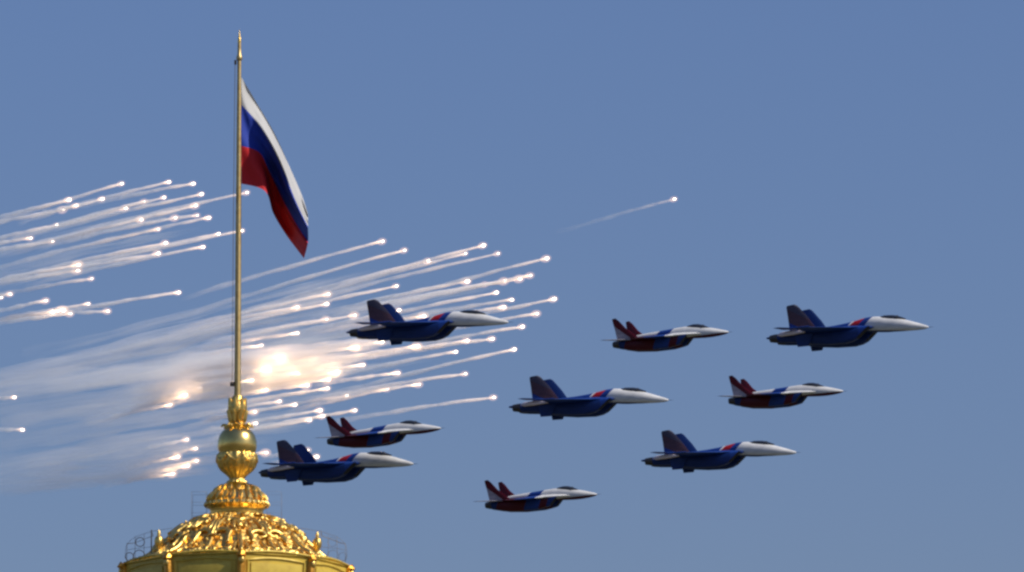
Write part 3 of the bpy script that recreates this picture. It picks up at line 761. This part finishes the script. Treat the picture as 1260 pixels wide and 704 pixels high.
RIGHT = [
 (471, 297, 260, .25, 1.15, .75, 'highest flare right of the flag with a long clean tail'),
 (498, 308, 300, .26, 1.1, .8, 'flare with long tail just right below the highest one'),
 (595, 302, 290, .26, 1.15, .9, 'leading flare of three along one tail, right of the flag'),
 (573, 312, 240, .25, .95, .8, 'second flare of three along one tail, right of the flag'),
 (527, 321, 260, .24, 1.1, .9, 'last flare of three along one tail, right of the flag'),
 (613, 312, 300, .22, .95, .65, 'flare just below and right of the leading three'),
 (673, 318, 240, .24, 1.1, .7, 'flare farthest right in the upper rows, alone'),
 (404, 362, 200, .2, 1.1, .9, 'upper of two flares stacked left of the blue jet in the flares'),
 (402, 374, 220, .2, 1.2, 1.1, 'lower of two flares stacked left of the blue jet in the flares'),
 (366, 378, 170, .18, 1.1, 1.0, 'flare behind the stacked two, nearer the pole'),
 (488, 352, 220, .2, 1, .9, 'flare directly above the tail fins of the jet in the flares'),
 (402, 393, 160, .16, 1.1, .9, 'flare low behind the tail of the jet in the flares'),
 (437, 388, 160, .16, 1.15, .9, 'flare touching the tail fins of the jet in the flares'),
 (575, 346, 200, .19, 1.35, 1.1, 'rearmost of the five bright flares in a line above the jet nose'),
 (597, 350, 200, .17, 1.1, 1.0, 'second from the rear of five bright flares in line above the nose'),
 (621, 346, 220, .16, 1.25, 1.0, 'middle of the five bright flares in a line above the jet nose'),
 (640, 343, 220, .17, 1.4, 1.1, 'largest flare, next to the tip of the line above the nose'),
 (653, 339, 200, .19, 1.1, .9, 'foremost of the five bright flares in line above the nose'),
 (611, 360, 240, .19, 1.1, .9, 'flare just above the canopy of the jet in the flares'),
 (522, 389, 140, .12, 1.3, 1.0, 'flare over the back of the jet in the flares'),
 (491, 382, 150, .2, 1.1, .9, 'flare right of the tail fins of the jet in the flares'),
 (630, 369, 150, .14, 1, .7, 'upper of two flares off the jet nose, the smaller'),
 (620, 378, 120, .14, 1.15, .9, 'lower of two flares off the jet nose, the brighter'),
 (682, 368, 190, .2, 1.1, .8, 'flare farthest to the right in the whole dense salvo'),
 (661, 386, 170, .16, 1.1, .8, 'flare just below right of the tip of the jet nose'),
 (643, 402, 190, .16, 1.1, .8, 'flare under the tip of the nose of the jet in the flares'),
 (575, 419, 170, .15, 1.05, 1.0, 'rear flare of two on one tail under the jet in the flares'),
 (606, 417, 150, .13, 1, .8, 'front flare of two on one tail under the jet in the flares'),
 (633, 430, 260, .22, 1.1, .85, 'lower right flare with a long curved tail under the jet'),
 (561, 433, 170, .17, 1, .8, 'flare above the long curved tail, under the jet belly'),
 (514, 426, 150, .14, 1.5, 1.1, 'orange flare touching the belly of the jet in the flares'),
 (490, 459, 110, .12, 1.05, .8, 'yellowish flare with short tail below the orange belly flare'),
 (573, 460, 220, .14, 1.1, .85, 'flare midway between the jet belly and the middle blue jet'),
 (516, 473, 130, .13, 1.05, .8, 'right flare of the lower pair left of the middle blue jet'),
 (477, 479, 130, .2, 1, .8, 'left flare of the lower pair left of the middle blue jet'),
 (608, 489, 210, .13, 1.1, .75, 'lone low flare next to the tail of the middle blue jet'),
 (437, 505, 130, .18, 1.05, .9, 'flare just above the red and white jet by the dome'),
 (366, 410, 130, .13, 1.05, .9, 'flare above the brightest glow right of the pole'),
 (348, 440, 130, .12, 1.8, 1.1, 'largest and brightest fireball of the glow right of the pole'),
 (310, 468, 90, .12, 1.6, 1.0, 'big soft fireball nearest the pole above the golden ball'),
 (415, 458, 150, .12, 1.7, 1.0, 'upper of two merged fireballs at the right end of the glow'),
 (404, 467, 150, .12, 1.4, 1.0, 'lower of two merged fireballs at the right end of the glow'),
 (378, 474, 140, .13, 1.4, 1.0, 'flare on the lower edge of the glow, in its middle'),
 (328, 480, 110, .14, 1.2, .9, 'flare on the lower edge of the glow nearest the pole'),
 (403, 478, 140, .15, 1.1, .9, 'flare just under the merged fireballs of the glow'),
 (344, 494, 120, .15, 1.15, .9, 'left flare of a pair below the glow right of the pole'),
 (363, 498, 120, .15, 1.05, .9, 'right flare of a pair below the glow right of the pole'),
 (427, 487, 150, .15, .95, .8, 'small flare apart on blue sky right of the glow'),
 (314, 507, 70, .15, 1.1, .8, 'flare right of the leafy capital of the golden dome'),
 (394, 505, 130, .16, 1.1, .9, 'upper flare touching the tail of the red and white jet by the dome'),
 (397, 512, 140, .16, 1.1, .9, 'lower flare touching the tail of the red and white jet by the dome'),
 (381, 517, 130, .16, 1.2, .9, 'long bright flare behind the tail of the red and white jet by the dome'),
 (315, 521, 70, .12, 1, .8, 'flare just right of the top of the golden ball'),
 (328, 557, 60, .1, 1.2, .9, 'flare between the golden ball and the lowest left blue jet fins'),
 (379, 554, 60, .14, 1, .8, 'upper flare over the back of the lowest left blue jet'),
 (439, 428, 120, .12, 1.4, 1.0, 'flare in the upper right part of the peach glow under the jet tail'),
 (470, 421, 130, .12, 1.2, 1.0, 'flare at the right tip of the peach glow, under the jet belly'),
 (388, 441, 120, .12, 1.4, 1.0, 'flare in the middle of the peach glow right of the big fireball'),
 (330, 455, 110, .12, 1.4, 1.0, 'flare in the peach glow between the big fireball and the soft one'),
 (366, 459, 120, .12, 1.4, 1.0, 'flare in the peach glow just below right of the big fireball'),
 (447, 449, 130, .14, 1.0, .9, 'small flare on the lower right fringe of the peach glow'),
 (322, 425, 100, .13, 1.0, .9, 'small flare on the upper fringe of the peach glow nearest the pole'),
 (390, 562, 60, .14, 1.15, .9, 'lower flare over the back of the lowest left blue jet'),
]
for f in LEFT:
    low = f[0] > 200 and f[1] > 520; mid = f[0] > 200 and 470 < f[1] < 500
    flare(*f, GL, depth=1158 + fr_.uniform(-3, 3) if low else 1112 + fr_.uniform(-2, 2) if mid else None,
          power=(260 if low and f[4] > 1.15 else 200 if mid else 200 if f[4] >= 1.35 else 0))
for f in RIGHT:
    lit = 305 < f[0] < 520 and 405 < f[1] < 482 or f[0] == 522          # the ones burning inside the thick of the smoke
    flare(*f, GR, depth=(1095 + (480 - f[0]) * .0615 + fr_.uniform(-6, 6)) if lit else None, power=(270 if f[4] >= 1.4 else 220) if lit else 0)
flare(830, 245, 150, .26, 1, .28, 'single flare high and alone above the right-hand jets', 'flares of the salvo', None, 2.6, 6, .02)

# old smoke hanging behind the salvo, in long soft streaks
m_old = bpy.data.materials.new('drifting_smoke'); m_old.use_nodes = True
nt = m_old.node_tree; n = nt.nodes; l = nt.links; n.remove(n['Principled BSDF'])
v = n.new('ShaderNodeVolumePrincipled'); l.new(v.outputs[0], n['Material Output'].inputs['Volume'])
t, x, y, z = coords(nt)
at_ = n.new('ShaderNodeAttribute'); at_.attribute_type = 'OBJECT'; at_.attribute_name = 'smoke_density'
oi = n.new('ShaderNodeObjectInfo')
off = n.new('ShaderNodeCombineXYZ'); l.new(math_node(nt, 'MULTIPLY', oi.outputs['Random'], 90), off.inputs[0])
mp = n.new('ShaderNodeVectorMath'); mp.operation = 'MULTIPLY_ADD'; mp.inputs[1].default_value = (4, 85, 85)
l.new(t, mp.inputs[0]); l.new(off.outputs[0], mp.inputs[2])
nz = n.new('ShaderNodeTexNoise'); nz.inputs['Scale'].default_value = 1; nz.inputs['Detail'].default_value = 4; nz.inputs['Roughness'].default_value = .6
l.new(mp.outputs[0], nz.inputs['Vector'])
nzr = n.new('ShaderNodeMapRange'); nzr.inputs[1].default_value = .40; nzr.inputs[2].default_value = .70; nzr.inputs[3].default_value = .03; nzr.inputs[4].default_value = 2.4
l.new(nz.outputs[0], nzr.inputs[0])
k = ramp(nt, x, [(0, (0, 0, 0)), (.2, (1, 1, 1)), (.55, (.7, .7, .7)), (1, (.1, .1, .1))], 'LINEAR', 0, 1)
l.new(math_node(nt, 'MULTIPLY', math_node(nt, 'MULTIPLY', k, nzr.outputs[0]), at_.outputs['Fac']), v.inputs['Density'])
v.inputs['Color'].default_value = (.992, .99, .99, 1)
OLD = [(490, 419, 290, .11, 10, 26, 2.0), (470, 434, 300, .11, 12, 32, 2.2), (440, 454, 280, .14, 12, 32, 1.9), (450, 446, 300, .12, 14, 40, 1.3),
       (470, 330, 460, .24, 6, 16, .5), (470, 345, 520, .25, 8, 22, .8), (430, 372, 470, .22, 8, 26, .8), (440, 395, 480, .18, 10, 26, .7), (480, 410, 520, .16, 12, 30, .9),
       (470, 425, 520, .12, 12, 32, 1.0), (450, 450, 500, .14, 14, 36, .9), (430, 478, 460, .16, 10, 30, .6), (410, 500, 440, .18, 9, 26, .6), (390, 520, 420, .15, 10, 24, .6),
       (340, 540, 360, .13, 8, 26, .5), (300, 562, 330, .12, 10, 34, .6), (270, 578, 320, .09, 8, 26, .5), (620, 350, 330, .18, 6, 20, .5), (600, 375, 320, .17, 6, 22, .6),
       (260, 250, 300, .22, 6, 18, .4), (250, 280, 300, .2, 6, 18, .4), (200, 310, 230, .17, 6, 18, .5), (560, 385, 520, .19, 6, 22, .6), (540, 440, 560, .16, 6, 24, .5)]
for i, (px, py, Lpx, sl, w0, w1, dn) in enumerate(OLD):
    depth = (1095 if i < 4 else 1125) + 2 * i
    mpp = depth * TN / 630; L = Lpx * mpp / math.cos(AH)
    me = trail_mesh(L, w0 * mpp, w1 * mpp, .0, 900 + i, m_old, 30, 14, .7)
    o = bpy.data.objects.new('drifting_smoke', me); col.objects.link(o)
    o.location = at(px, py, depth); o.rotation_euler = screen_dir(sl).to_track_quat('X', 'Z').to_euler(); o.scale = (L, L, L)
    o['smoke_density'] = dn * (1.25 if i < 4 else .85) / (w0 * mpp * 2)
    tag(o, 'soft streak of drifting smoke left hanging behind the burning flares', 'smoke', 'smoke drifting behind the flares', 'stuff')
